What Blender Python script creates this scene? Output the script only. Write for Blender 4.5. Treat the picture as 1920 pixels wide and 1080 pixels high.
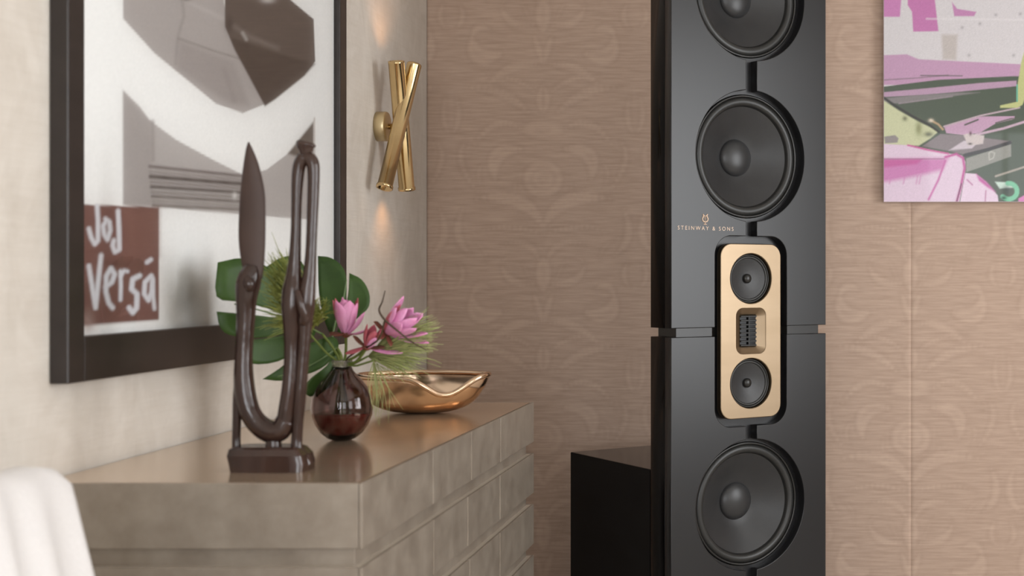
import bpy, bmesh, math, random
import numpy as np
from mathutils import Vector, Matrix
random.seed(7)
rng = np.random.default_rng(7)
R = math.radians
for o in list(bpy.data.objects):
    bpy.data.objects.remove(o)
scene = bpy.context.scene
COL = scene.collection

# ------------------------------------------------------------------ camera
F, CX, CY, ZC = 2600.0, 1490.0, 522.0, 1.21      # focal length (px), principal point, lens height
cam = bpy.data.cameras.new('camera')
cam_o = bpy.data.objects.new('camera', cam)
COL.objects.link(cam_o)
cam.sensor_fit = 'HORIZONTAL'
cam.sensor_width = 36.0
cam.lens = F / 1920 * 36.0
cam.shift_x = (960 - CX) / 1920
cam.shift_y = -(540 - CY) / 1920
cam.clip_start = 0.05
cam_o.location = (0, 0, ZC)
cam_o.rotation_euler = (R(90), 0, 0)
cam.dof.use_dof = True
cam.dof.focus_distance = 3.72
cam.dof.aperture_fstop = 4.5
scene.camera = cam_o

# ------------------------------------------------------------------ world, daylight, exposure
world = bpy.data.worlds.new('world')
scene.world = world
world.use_nodes = True
world.node_tree.nodes['Background'].inputs[0].default_value = (0.86, 0.92, 1.0, 1)
world.node_tree.nodes['Background'].inputs[1].default_value = 0.5
scene.view_settings.view_transform = 'Standard'
scene.view_settings.look = 'None'
scene.view_settings.gamma = 1.0
scene.view_settings.exposure = -0.12
scene.view_settings.use_curve_mapping = False
scene.cycles.use_denoising = True
scene.cycles.max_bounces = 10


def area_light(name, loc, rot, sx, sy, radiance, col):
    l = bpy.data.lights.new(name, 'AREA')
    l.shape = 'RECTANGLE'
    l.size, l.size_y = sx, sy
    l.energy = radiance * math.pi * sx * sy
    l.color = col
    o = bpy.data.objects.new(name, l)
    COL.objects.link(o)
    o.location = loc
    o.rotation_euler = rot
    return o


XL, YB, XR, YR, ZT = -1.153, 4.345, 2.70, -2.2, 2.75      # room: left, back, right, rear, ceiling
WIN = [(-1.10, 0.30), (1.25, 2.78)]                        # window bays in the right wall (Y ranges)
WZ = (0.60, 2.40)
for (a, b), rad in zip(WIN, (4.5, 10.5)):                  # near bay dimmed, far bay raised to balance light along the room
    area_light('window_daylight', (XR + 0.10, (a + b) / 2, sum(WZ) / 2), (0, R(90), 0), WZ[1] - WZ[0], b - a, rad, (0.97, 0.985, 1.0))
RWX = [(-0.75, 0.55), (1.0, 2.3)]                          # window bays in the rear wall (X ranges)
for (a, b), rad in zip(RWX, (10.0, 5.0)):
    area_light('window_daylight', ((a + b) / 2, YR - 0.10, sum(WZ) / 2), (R(90), 0, 0), b - a, WZ[1] - WZ[0], rad, (0.94, 0.97, 1.0))


# ------------------------------------------------------------------ helpers
def lin(c):
    c = np.asarray(c, float) / 255.0
    return np.where(c <= 0.04045, c / 12.92, ((c + 0.055) / 1.055) ** 2.4)


def P(px, py, Y):
    return Vector(((px - CX) * Y / F, Y, ZC - (py - CY) * Y / F))


def new_mat(name):
    m = bpy.data.materials.new(name)
    m.use_nodes = True
    nt = m.node_tree
    return m, nt, nt.nodes['Principled BSDF']


def N(nt, typ, **kw):
    n = nt.nodes.new(typ)
    for k, v in kw.items():
        if k in n.inputs.keys():
            n.inputs[k].default_value = v
        else:
            setattr(n, k, v)
    return n


def coords(nt, scale=(1, 1, 1), rot=(0, 0, 0)):
    tc = N(nt, 'ShaderNodeTexCoord')
    mp = N(nt, 'ShaderNodeMapping')
    mp.inputs['Scale'].default_value = scale
    mp.inputs['Rotation'].default_value = rot
    nt.links.new(tc.outputs['Object'], mp.inputs['Vector'])
    return mp.outputs['Vector']


def mat(name, c1, c2=None, rough=0.5, metal=0.0, nscale=6.0, stretch=(1, 1, 1), bump=0.0, bscale=40.0,
        coat=0.0, spec=0.5, sheen=0.0, rvar=0.0, trans=0.0, ior=1.45, sss=0.0, detail=5.0, rot=(0, 0, 0)):
    m, nt, b = new_mat(name)
    c2 = c2 if c2 is not None else tuple(min(255, x * 0.88) for x in c1)
    vec = coords(nt, stretch, rot)
    no = N(nt, 'ShaderNodeTexNoise', Scale=nscale, Detail=detail, Roughness=0.6)
    nt.links.new(vec, no.inputs['Vector'])
    cr = N(nt, 'ShaderNodeValToRGB')
    cr.color_ramp.elements[0].position = 0.32
    cr.color_ramp.elements[1].position = 0.68
    cr.color_ramp.elements[0].color = (*lin(c2), 1)
    cr.color_ramp.elements[1].color = (*lin(c1), 1)
    nt.links.new(no.outputs['Fac'], cr.inputs['Fac'])
    nt.links.new(cr.outputs['Color'], b.inputs['Base Color'])
    b.inputs['Roughness'].default_value = rough
    b.inputs['Metallic'].default_value = metal
    b.inputs['Specular IOR Level'].default_value = spec
    b.inputs['Coat Weight'].default_value = coat
    b.inputs['Coat Roughness'].default_value = 0.08
    b.inputs['Sheen Weight'].default_value = sheen
    b.inputs['Transmission Weight'].default_value = trans
    b.inputs['IOR'].default_value = ior
    b.inputs['Subsurface Weight'].default_value = sss
    if sss:
        b.inputs['Subsurface Radius'].default_value = (0.01, 0.005, 0.004)
    if rvar:
        mr = N(nt, 'ShaderNodeMapRange')
        mr.inputs['To Min'].default_value = max(0.02, rough - rvar)
        mr.inputs['To Max'].default_value = rough + rvar
        nt.links.new(no.outputs['Fac'], mr.inputs['Value'])
        nt.links.new(mr.outputs['Result'], b.inputs['Roughness'])
    if bump:
        n2 = N(nt, 'ShaderNodeTexNoise', Scale=bscale, Detail=4.0)
        nt.links.new(vec, n2.inputs['Vector'])
        bp = N(nt, 'ShaderNodeBump', Strength=bump, Distance=0.004)
        nt.links.new(n2.outputs['Fac'], bp.inputs['Height'])
        nt.links.new(bp.outputs['Normal'], b.inputs['Normal'])
    return m


def tag(o, label=None, cat=None, group=None, kind=None):
    if label: o['label'] = label
    if cat: o['category'] = cat
    if group: o['group'] = group
    if kind: o['kind'] = kind
    return o


def thing(name, label, cat, loc=(0, 0, 0), rotz=0.0, group=None):
    o = bpy.data.objects.new(name, None)
    o.empty_display_size = 0.05
    COL.objects.link(o)
    o.location = loc
    o.rotation_euler = (0, 0, rotz)
    return tag(o, label, cat, group)


def origin(o):
    v = Vector((0, 0, 0))
    while o is not None:
        v = v + Vector(o.location)
        o = o.parent
    return v


def finish(name, me, m, parent=None, world=True, smooth=False, at=None):
    """link mesh data; world=True: vertices are world coordinates (the parents are unrotated)"""
    o = bpy.data.objects.new(name, me)
    COL.objects.link(o)
    if at is not None:                       # a thing of its own: origin at its base
        me.transform(Matrix.Translation(-Vector(at)))
        o.location = at
    if parent is not None:
        if world:
            me.transform(Matrix.Translation(-origin(parent)))
        o.parent = parent
    if m is not None and not me.materials:
        me.materials.append(m)
    if smooth:
        me.polygons.foreach_set('use_smooth', [True] * len(me.polygons))
    me.update()
    return o


def mesh(name, verts, faces, m, parent=None, world=True, smooth=False, at=None):
    me = bpy.data.meshes.new(name)
    me.from_pydata([tuple(v) for v in verts], [], faces)
    return finish(name, me, m, parent, world, smooth, at)


def from_bm(name, bm, m, parent=None, world=True, smooth=False, at=None):
    bmesh.ops.recalc_face_normals(bm, faces=bm.faces[:])
    me = bpy.data.meshes.new(name)
    bm.to_mesh(me)
    bm.free()
    return finish(name, me, m, parent, world, smooth, at)


def bm_box(bm, x, y, z, bev=0.0, seg=2):
    g = bmesh.ops.create_cube(bm, size=1.0)
    vs = g['verts']
    for v in vs:
        v.co = Vector((x[0] + (v.co.x + .5) * (x[1] - x[0]), y[0] + (v.co.y + .5) * (y[1] - y[0]), z[0] + (v.co.z + .5) * (z[1] - z[0])))
    if bev:
        es = list({e for v in vs for e in v.link_edges})
        bmesh.ops.bevel(bm, geom=es, offset=bev, segments=seg, affect='EDGES', profile=0.5)


def box(name, x, y, z, m, parent=None, bev=0.0, world=True, at=None, seg=2):
    bm = bmesh.new()
    bm_box(bm, x, y, z, bev, seg)
    return from_bm(name, bm, m, parent, world, False, at)


def lathe(name, prof, m, parent=None, n=48, centre=(0, 0, 0), axis='Z', world=True, at=None, close=True):
    """profile = [(r, h)], revolved about Z (h up) or about local -Y (h towards the viewer)"""
    vs, fs = [], []
    c = Vector(centre)
    for r, h in prof:
        for k in range(n):
            a = 2 * math.pi * k / n
            if axis == 'Z':
                vs.append(c + Vector((r * math.cos(a), r * math.sin(a), h)))
            else:
                vs.append(c + Vector((r * math.cos(a), -h, r * math.sin(a))))
    for i in range(len(prof) - 1):
        for k in range(n):
            a, b = i * n + k, i * n + (k + 1) % n
            fs.append((a, b, b + n, a + n) if axis == 'Z' else (a, b, b + n, a + n))
    bm = bmesh.new()
    bv = [bm.verts.new(v) for v in vs]
    for f in fs:
        bm.faces.new([bv[i] for i in f])
    if close:
        for i in (0, len(prof) - 1):
            if prof[i][0] > 1e-4:
                bm.faces.new([bv[i * n + k] for k in range(n)])
    bmesh.ops.remove_doubles(bm, verts=bm.verts[:], dist=1e-6)
    return from_bm(name, bm, m, parent, world, True, at)


def catmull(pts, n):
    pts = np.asarray(pts, float)
    ext = np.vstack([2 * pts[0] - pts[1], pts, 2 * pts[-1] - pts[-2]])
    out = []
    for i in range(len(pts) - 1):
        p0, p1, p2, p3 = ext[i:i + 4]
        for k in range(n):
            t = k / n
            out.append(0.5 * ((2 * p1) + (-p0 + p2) * t + (2 * p0 - 5 * p1 + 4 * p2 - p3) * t * t + (-p0 + 3 * p1 - 3 * p2 + p3) * t ** 3))
    out.append(pts[-1])
    return np.array(out)


def bm_tube(bm, pts, n=14, sub=6, flat=1.0, cap=True):
    """pts = [(x, y, z, radius)], smooth swept tube; flat scales the radius along world Y"""
    q = catmull(pts, sub) if sub > 1 else np.asarray(pts, float)
    rings = []
    prev = None
    for i, p in enumerate(q):
        a = q[max(0, i - 1)][:3]
        b = q[min(len(q) - 1, i + 1)][:3]
        t = Vector(b - a)
        t = t.normalized() if t.length > 1e-9 else Vector((0, 0, 1))
        if prev is None:
            ref = Vector((0, 1, 0)) if abs(t.y) < 0.9 else Vector((1, 0, 0))
        else:
            ref = prev
        u = (ref - t * ref.dot(t))
        u = u.normalized() if u.length > 1e-6 else t.orthogonal().normalized()
        prev = u
        w = t.cross(u)
        r = max(float(p[3]), 1e-4)
        ring = []
        for k in range(n):
            an = 2 * math.pi * k / n
            ring.append(bm.verts.new(Vector(p[:3]) + u * (math.cos(an) * r * flat) + w * (math.sin(an) * r)))
        rings.append(ring)
    for i in range(len(rings) - 1):
        for k in range(n):
            bm.faces.new((rings[i][k], rings[i][(k + 1) % n], rings[i + 1][(k + 1) % n], rings[i + 1][k]))
    if cap:
        bm.faces.new(rings[0])
        bm.faces.new(rings[-1])


def tube(name, pts, m, parent=None, n=14, sub=6, flat=1.0, world=True, at=None):
    bm = bmesh.new()
    bm_tube(bm, pts, n, sub, flat)
    return from_bm(name, bm, m, parent, world, True, at)


def flat_shape(name, loops, depth, m, parent, y_front, bev=0.0, world=False):
    """closed 2D loops in (u, z) (the first the outline, the rest holes) extruded from y_front backwards by depth"""
    cu = bpy.data.curves.new(name, 'CURVE')
    cu.dimensions = '2D'
    cu.fill_mode = 'BOTH'
    cu.extrude = depth / 2 - bev
    cu.bevel_depth = bev
    cu.bevel_resolution = 2
    cu.offset = -bev
    for lp in loops:
        s = cu.splines.new('POLY')
        s.points.add(len(lp) - 1)
        for p, (a, b) in zip(s.points, lp):
            p.co = (a, b, 0, 1)
        s.use_cyclic_u = True
    tmp = bpy.data.objects.new('tmp', cu)
    COL.objects.link(tmp)
    dg = bpy.context.evaluated_depsgraph_get()
    dg.update()
    me = bpy.data.meshes.new_from_object(tmp.evaluated_get(dg))
    bpy.data.objects.remove(tmp)
    bpy.data.curves.remove(cu)
    me.transform(Matrix.Translation((0, y_front + depth / 2, 0)) @ Matrix.Rotation(R(90), 4, 'X'))
    me.name = name
    return finish(name, me, m, parent, world)


def rrect(x0, x1, z0, z1, r, n=8):
    out = []
    for cx_, cz_, a0 in ((x1 - r, z1 - r, 0), (x0 + r, z1 - r, 90), (x0 + r, z0 + r, 180), (x1 - r, z0 + r, 270)):
        for k in range(n + 1):
            a = R(a0 + 90 * k / n)
            out.append((cx_ + r * math.cos(a), cz_ + r * math.sin(a)))
    return out


# flat prints: painted per vertex from soft polygons and strokes
def sd_poly(pt, poly):
    poly = np.asarray(poly, float)
    d = np.full(len(pt), 1e9)
    inside = np.zeros(len(pt), bool)
    for i in range(len(poly)):
        a, b = poly[i], poly[(i + 1) % len(poly)]
        e = b - a
        w = pt - a
        t = np.clip((w @ e) / max(e @ e, 1e-12), 0, 1)
        d = np.minimum(d, np.hypot(*(w - t[:, None] * e).T))
        c = ((a[1] <= pt[:, 1]) != (b[1] <= pt[:, 1]))
        xi = a[0] + (pt[:, 1] - a[1]) / (e[1] if abs(e[1]) > 1e-12 else 1e-12) * e[0]
        inside ^= c & (pt[:, 0] < xi)
    return np.where(inside, -d, d)


def sd_line(pt, line):
    line = np.asarray(line, float)
    d = np.full(len(pt), 1e9)
    for a, b in zip(line[:-1], line[1:]):
        e = b - a
        w = pt - a
        t = np.clip((w @ e) / max(e @ e, 1e-12), 0, 1)
        d = np.minimum(d, np.hypot(*(w - t[:, None] * e).T))
    return d


class Canvas:
    def __init__(self, pt, base):
        self.pt = pt
        self.c = np.tile(lin(base), (len(pt), 1))

    def blend(self, a, col):
        self.c += (lin(col) - self.c) * np.clip(a, 0, 1)[:, None]

    def poly(self, poly, col, soft=1.5, alpha=1.0):
        self.blend(alpha * (0.5 - sd_poly(self.pt, poly) / soft), col)

    def line(self, ln, r, col, soft=1.5, alpha=1.0):
        self.blend(alpha * (0.5 - (sd_line(self.pt, ln) - r) / soft), col)

    def blob(self, x, y, rx, ry, col, alpha=1.0):
        d = ((self.pt[:, 0] - x) / rx) ** 2 + ((self.pt[:, 1] - y) / ry) ** 2
        self.blend(alpha * np.exp(-d * 1.2), col)

    def grain(self, amt):
        self.c *= 1 + amt * rng.standard_normal(len(self.pt))[:, None]


def grid_mesh(name, n1, n2, posfn):
    """n1 x n2 grid; posfn(i_array, j_array in 0..1) -> (N,3)"""
    s, t = np.meshgrid(np.linspace(0, 1, n1), np.linspace(0, 1, n2), indexing='ij')
    co = posfn(s.ravel(), t.ravel())
    idx = np.arange(n1 * n2).reshape(n1, n2)
    f = np.stack([idx[:-1, :-1], idx[1:, :-1], idx[1:, 1:], idx[:-1, 1:]], -1).reshape(-1, 4)
    me = bpy.data.meshes.new(name)
    me.vertices.add(len(co))
    me.vertices.foreach_set('co', co.astype(np.float32).ravel())
    me.loops.add(f.size)
    me.loops.foreach_set('vertex_index', f.astype(np.int32).ravel())
    me.polygons.add(len(f))
    me.polygons.foreach_set('loop_start', (np.arange(len(f)) * 4).astype(np.int32))
    me.update(calc_edges=True)
    me.validate()
    return me, co


def color_attr(me, col):
    a = me.attributes.new('print', 'FLOAT_COLOR', 'POINT')
    a.data.foreach_set('color', np.c_[np.clip(col, 0, 1), np.ones(len(col))].astype(np.float32).ravel())


def print_mat(name, rough, coat=0.0):
    m, nt, b = new_mat(name)
    at = N(nt, 'ShaderNodeAttribute', attribute_name='print')
    nt.links.new(at.outputs['Color'], b.inputs['Base Color'])
    b.inputs['Roughness'].default_value = rough
    b.inputs['Coat Weight'].default_value = coat
    return m


# ------------------------------------------------------------------ damask wall covering
def damask_tile():
    W, H = 245, 690
    gx, gy = np.meshgrid(np.arange(0, W + 2, 2.0), np.arange(0, H + 2, 2.0), indexing='ij')
    pt = np.c_[gx.ravel(), gy.ravel()]
    leaves = [((3, 600), (50, 505), (178, 532), 24), ((4, 625), (90, 590), (172, 618), 13), ((8, 705), (25, 630), (112, 652), 14),
              ((0, 770), (0, 725), (0, 690), 26), ((15, 755), (95, 770), (112, 705), 16), ((112, 705), (98, 678), (72, 692), 8),
              ((62, 398), (150, 395), (128, 478), 25), ((48, 352), (130, 290), (192, 402), 15), ((205, 375), (250, 430), (160, 528), 13),
              ((150, 428), (195, 460), (150, 520), 9), ((40, 300), (100, 235), (205, 232), 18), ((18, 250), (60, 205), (150, 200), 12),
              ((118, 835), (190, 865), (190, 790), 27), ((190, 790), (178, 748), (138, 772), 15), ((20, 862), (90, 856), (152, 922), 18),
              ((215, 560), (250, 640), (188, 682), 16), ((232, 250), (212, 330), (246, 362), 12), ((2, 862), (10, 820), (26, 782), 14),
              ((0, 560), (5, 600), (0, 660), 7), ((60, 690), (40, 730), (30, 760), 8), ((70, 470), (85, 510), (60, 545), 8),
              ((190, 640), (150, 660), (150, 700), 8), ((225, 700), (200, 740), (235, 770), 12), ((0, 300), (20, 270), (0, 225), 14)]
    val = np.full(len(pt), 1e9)

    def put(d):
        nonlocal val
        val = np.minimum(val, d)
    for dy in (-H, 0, H):
        for p0, p1, p2, r in leaves:
            t = np.linspace(0, 1, 13)[:, None]
            c = (1 - t) ** 2 * np.array(p0) + 2 * t * (1 - t) * np.array(p1) + t * t * np.array(p2) + np.array([0, dy])
            rr = r * np.sin(np.pi * (0.12 + 0.8 * t[:, 0])) ** 0.7
            if c[:, 1].max() < -60 or c[:, 1].min() > H + 60:
                continue
            for q, w in zip(c, rr):
                put(np.hypot(pt[:, 0] - q[0], pt[:, 1] - q[1]) - w)
        for ex, ey, rx, ry in ((0, 478, 58, 54), (0, 345, 66, 30)):
            k = np.hypot(pt[:, 0] / rx, (pt[:, 1] - ey - dy) / ry)
            put((k - 1) * min(rx, ry))
    ins = np.clip(0.5 - val / 5, 0, 1)
    edge = np.exp(-((val + 2) / 4.0) ** 2)
    rib = 0.25 * np.sin(val / 3.2) * ins                      # fine veins inside the leaves
    return (0.62 * ins + rib - 0.75 * edge).reshape(gx.shape), W, H


TILE, TW, TH = damask_tile()


def damask(h, z):
    """pattern value at wall coordinates: h = metres from a symmetry axis, z = height"""
    k = 1.4217 * F / YB                                    # metres -> tile units
    x = np.abs((h * k + TW) % (2 * TW) - TW)
    y = ((ZC - z) * k + CY * 1.4217) % TH
    i, j = x / 2, y / 2
    i0 = np.clip(i.astype(int), 0, TILE.shape[0] - 2)
    j0 = np.clip(j.astype(int), 0, TILE.shape[1] - 2)
    a, b = i - i0, j - j0
    return (TILE[i0, j0] * (1 - a) * (1 - b) + TILE[i0 + 1, j0] * a * (1 - b) + TILE[i0, j0 + 1] * (1 - a) * b + TILE[i0 + 1, j0 + 1] * a * b)


def fabric_mat(name, lo, hi, slub, amp, marble=None, stretch=(9, 9, 150)):
    m, nt, b = new_mat(name)
    L = nt.links.new
    at = N(nt, 'ShaderNodeAttribute', attribute_name='pattern')
    v1 = coords(nt, stretch)
    n1 = N(nt, 'ShaderNodeTexNoise', Scale=1.0, Detail=4.0, Roughness=0.65)
    L(v1, n1.inputs['Vector'])
    # pattern + slubby weave -> colour
    ma = N(nt, 'ShaderNodeMath', operation='MULTIPLY_ADD')
    ma.inputs[1].default_value = amp
    L(at.outputs['Fac'], ma.inputs[0])
    mr = N(nt, 'ShaderNodeMapRange')
    mr.inputs['From Min'].default_value = 0.3
    mr.inputs['From Max'].default_value = 0.7
    mr.inputs['To Min'].default_value = 0.5 - slub
    mr.inputs['To Max'].default_value = 0.5 + slub
    L(n1.outputs['Fac'], mr.inputs['Value'])
    L(mr.outputs['Result'], ma.inputs[2])
    last = ma.outputs[0]
    if marble:
        v3 = coords(nt, (5, 5, 3), (R(35), 0, 0))
        n3 = N(nt, 'ShaderNodeTexNoise', Scale=1.6, Detail=6.0, Roughness=0.6, Distortion=1.2)
        L(v3, n3.inputs['Vector'])
        m3 = N(nt, 'ShaderNodeMath', operation='MULTIPLY_ADD')
        m3.inputs[1].default_value = marble
        L(n3.outputs['Fac'], m3.inputs[0])
        s3 = N(nt, 'ShaderNodeMath', operation='SUBTRACT')
        s3.inputs[1].default_value = marble / 2
        L(last, m3.inputs[2])
        L(m3.outputs[0], s3.inputs[0])
        last = s3.outputs[0]
    mx = N(nt, 'ShaderNodeMix', data_type='RGBA')
    mx.inputs[6].default_value = (*lin(lo), 1)
    mx.inputs[7].default_value = (*lin(hi), 1)
    L(last, mx.inputs[0])
    L(mx.outputs[2], b.inputs['Base Color'])
    b.inputs['Roughness'].default_value = 0.62
    b.inputs['Sheen Weight'].default_value = 0.15
    b.inputs['Specular IOR Level'].default_value = 0.35
    bp = N(nt, 'ShaderNodeBump', Strength=0.25, Distance=0.002)
    L(n1.outputs['Fac'], bp.inputs['Height'])
    L(bp.outputs['Normal'], b.inputs['Normal'])
    return m


M = {}
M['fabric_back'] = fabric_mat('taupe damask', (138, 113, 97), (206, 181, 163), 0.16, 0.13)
M['fabric_left'] = fabric_mat('lit damask', (184, 174, 162), (222, 216, 208), 0.07, 0.10, 1.0)  # taken as the same damask, the wall's brighter light put into a paler base
M['plaster'] = mat('wall backing', (178, 164, 148), (170, 156, 140), rough=0.8)
M['ceiling'] = mat('ceiling paint', (238, 234, 228), (232, 228, 222), rough=0.9)
M['floor'] = mat('cream carpet', (218, 211, 201), (208, 201, 191), rough=0.9, nscale=60, bump=0.3, bscale=300)
M['white_paint'] = mat('white joinery', (232, 229, 222), (224, 221, 214), rough=0.5)


def struct(o):
    o['kind'] = 'structure'
    return o


struct(box('floor', (XL - 0.1, XR + 0.1), (YR - 0.1, YB + 0.1), (-0.06, 0), M['floor']))
struct(box('ceiling', (XL - 0.1, XR + 0.1), (YR - 0.1, YB + 0.1), (ZT, ZT + 0.06), M['ceiling']))
wl = struct(box('wall_left', (XL - 0.1, XL - 0.004), (YR - 0.1, YB + 0.1), (0, ZT), M['plaster']))
wb = struct(box('wall_back', (XL - 0.004, XR + 0.1), (YB + 0.004, YB + 0.1), (0, ZT), M['plaster']))

SEAM = (1708 - CX) * YB / F                      # seam between two widths of fabric
AX = (1018 - CX) * YB / F                        # symmetry axis of the damask motif


def panel_back(x0, x1, step):
    n1, n2 = int((x1 - x0) / step) + 1, int(ZT / step) + 1
    me, co = grid_mesh('fabric_panel', n1, n2, lambda s, t: np.c_[x0 + s * (x1 - x0), np.full(len(s), YB), t * ZT])
    v = damask(co[:, 0] - AX, co[:, 2])
    d = np.minimum(co[:, 0] - x0, x1 - co[:, 0])                 # edges of the width tuck back into the seam
    co[:, 1] += 0.0025 * np.exp(-(d / 0.003) ** 2) - 0.0006 * v
    me.vertices.foreach_set('co', co.astype(np.float32).ravel())
    a = me.attributes.new('pattern', 'FLOAT', 'POINT')
    a.data.foreach_set('value', v.astype(np.float32))
    finish('fabric_panel', me, M['fabric_back'], wb, True, True)


panel_back(XL, SEAM, 0.0046)
panel_back(SEAM, SEAM + 1.37, 0.0060)
panel_back(SEAM + 1.37, XR, 0.02)


def panel_left(y0, y1, step):
    n1, n2 = int((y1 - y0) / step) + 1, int(ZT / step) + 1
    me, co = grid_mesh('fabric_panel', n1, n2, lambda s, t: np.c_[np.full(len(s), XL), y0 + s * (y1 - y0), t * ZT])
    a = me.attributes.new('pattern', 'FLOAT', 'POINT')
    a.data.foreach_set('value', damask(co[:, 1] - YB + 0.33, co[:, 2]).astype(np.float32))
    finish('fabric_panel', me, M['fabric_left'], wl, True, True)


panel_left(1.6, YB, 0.009)
panel_left(YR, 1.6, 0.03)


def wall_with_windows(name, along, at0, at1, lo, hi, bays):
    """wall pieces around window openings; along = 'y' (right wall) or 'x' (rear wall)"""
    bm = bmesh.new()

    def piece(a, b, z0, z1):
        if along == 'y':
            bm_box(bm, (at0, at1), (a, b), (z0, z1))
        else:
            bm_box(bm, (a, b), (at0, at1), (z0, z1))
    piece(lo, hi, 0, WZ[0])
    piece(lo, hi, WZ[1], ZT)
    cur = lo
    for a, b in bays:
        piece(cur, a, WZ[0], WZ[1])
        cur = b
    piece(cur, hi, WZ[0], WZ[1])
    return struct(from_bm(name, bm, M['plaster']))


wall_with_windows('wall_right', 'y', XR, XR + 0.1, YR, YB, WIN)
wall_with_windows('wall_rear', 'x', YR - 0.1, YR, XL, XR, RWX)
k = 1
for along, bays in (('y', WIN), ('x', RWX)):
    for a, b in bays:
        bm = bmesh.new()
        mid = (a + b) / 2
        for u0, u1, z0, z1 in ((a, a + .05, *WZ), (b - .05, b, *WZ), (a, b, WZ[0], WZ[0] + .05), (a, b, WZ[1] - .05, WZ[1]),
                               (mid - .02, mid + .02, *WZ)):
            if along == 'y':
                bm_box(bm, (XR + .03, XR + .07), (u0, u1), (z0, z1))
            else:
                bm_box(bm, (u0, u1), (YR - .07, YR - .03), (z0, z1))
        struct(from_bm('window_%d' % k, bm, M['white_paint']))
        k += 1

# ------------------------------------------------------------------ loudspeaker
TH_ = R(36.3)
M['gloss'] = mat('black lacquer', (25, 25, 27), (23, 23, 25), rough=0.32, nscale=2, coat=0.0, spec=0.5)
M['gloss_side'] = mat('black polish', (6, 5, 6), (5, 4, 5), rough=0.1, nscale=2, spec=0.14)
M['mount'] = mat('satin black mount', (30, 29, 28), (26, 25, 24), rough=0.32)
M['cone'] = mat('woofer cone', (45, 45, 46), (39, 39, 40), rough=0.42, nscale=14, bump=0.05, bscale=200)
M['rubber'] = mat('rubber surround', (40, 40, 39), (36, 36, 35), rough=0.38)
M['cap'] = mat('dust cap', (46, 46, 47), (40, 40, 41), rough=0.36)
M['brass'] = mat('brushed gold', (146, 128, 106), (138, 120, 98), rough=0.40, metal=1.0, nscale=3, stretch=(1, 1, 4))
M['gold_ink'] = mat('gold lettering', (214, 190, 170), (200, 174, 152), rough=0.5, metal=0.3)
M['grill'] = mat('tweeter fins', (24, 24, 24), (20, 20, 20), rough=0.45)

sp = thing('loudspeaker', 'tall black floor-standing loudspeaker with gold driver plate against the damask wall', 'loudspeaker', (-0.115, 3.70, 0), TH_)
ZW = (1.967, 1.537, 0.606, 0.176)               # woofer heights
ZG0, ZG1 = 1.0580, 1.0815                       # the gap between the upper and lower cabinet
RW, SL, HW = 0.1755, 0.0175, 0.25
REC = (0.116, 0.253, 0.052)                     # half width, half height, corner radius of the recess round the gold plate
ZP = 1.0697
T1, T2 = 0.032, 0.071                           # thickness of the face panel and of the carcass


def arc(cz, r, a0, a1, n):
    return [(r * math.cos(R(a0 + (a1 - a0) * k / n)), cz + r * math.sin(R(a0 + (a1 - a0) * k / n))) for k in range(n + 1)]


def face_outline(up):
    """half outline on the right side from the gap outwards, mirrored for the left; drawn upwards then flipped for the lower panel"""
    zs = [ZW[1], ZW[0]] if up else [2 * ZP - ZW[2], 2 * ZP - ZW[3]]
    zg = ZG1 if up else 2 * ZP - ZG0
    top = 2.145
    a = math.degrees(math.asin(SL / RW))
    hw, hh, r = REC
    right = [(HW, top), (HW, zg), (hw, zg), (hw, ZP + hh - r)]
    right += [(hw - r + r * math.cos(R(t)), ZP + hh - r + r * math.sin(R(t))) for t in range(9, 91, 9)]
    right += [(SL, ZP + hh)]
    right += arc(zs[0], RW, -90 + a, 90 - a, 48)
    right += arc(zs[1], RW, -90 + a, 90, 48)
    left = [(-x, z) for x, z in reversed(right[:-1])]
    pts = right + left
    if not up:
        pts = [(x, 2 * ZP - z) for x, z in pts]
        pts.reverse()
    return pts


def circ(cz, r, n=64):
    return [(r * math.cos(2 * math.pi * k / n), cz + r * math.sin(2 * math.pi * k / n)) for k in range(n)]


for up, z0, z1, za, zb in ((True, ZG1, 2.145, ZW[0], ZW[1]), (False, 2 * ZP - 2.145, ZG0, ZW[2], ZW[3])):
    f = flat_shape('face_panel', [face_outline(up)], T1, M['gloss'], sp, 0.0, bev=0.0016)
    c = flat_shape('cabinet', [[(-HW, z0), (HW, z0), (HW, z1), (-HW, z1)], circ(za, 0.166), circ(zb, 0.166)], T2, M['gloss_side'], sp, T1 + 0.0003, bev=0.001)
    flat_shape('inner_panel', [[(-HW + .004, z0 + .002), (HW - .004, z0 + .002), (HW - .004, z1 - .002), (-HW + .004, z1 - .002)], circ(za, 0.1665), circ(zb, 0.1665)], 0.004, M['gloss'], sp, T1 - 0.0045)
    tag(f, 'upper glossy black face panel' if up else 'lower glossy black face panel')
HB = 2 * ZP - 2.145
box('plinth', (-0.27, 0.27), (-0.02, 0.36), (0, max(0.006, HB)), M['mount'], sp, 0.002, world=False)
for u0, u1 in ((-0.232, -0.121), (0.121, 0.228)):
    box('connector', (u0, u1), (0.006, 0.095), (ZG0 - 0.0004, ZG1 + 0.0004), M['mount'], sp, 0.001, world=False)
box('connector', (-0.121, 0.121), (T1 + 0.0004, 0.095), (ZG0 - 0.0004, ZG1 + 0.0004), M['mount'], sp, 0, world=False)
box('woofer_cabinet', (-0.25, 0.25), (T1 + T2 + 0.001, 0.560), (max(0.006, HB), 0.709), M['gloss_side'], sp, 0.003, world=False)

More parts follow.
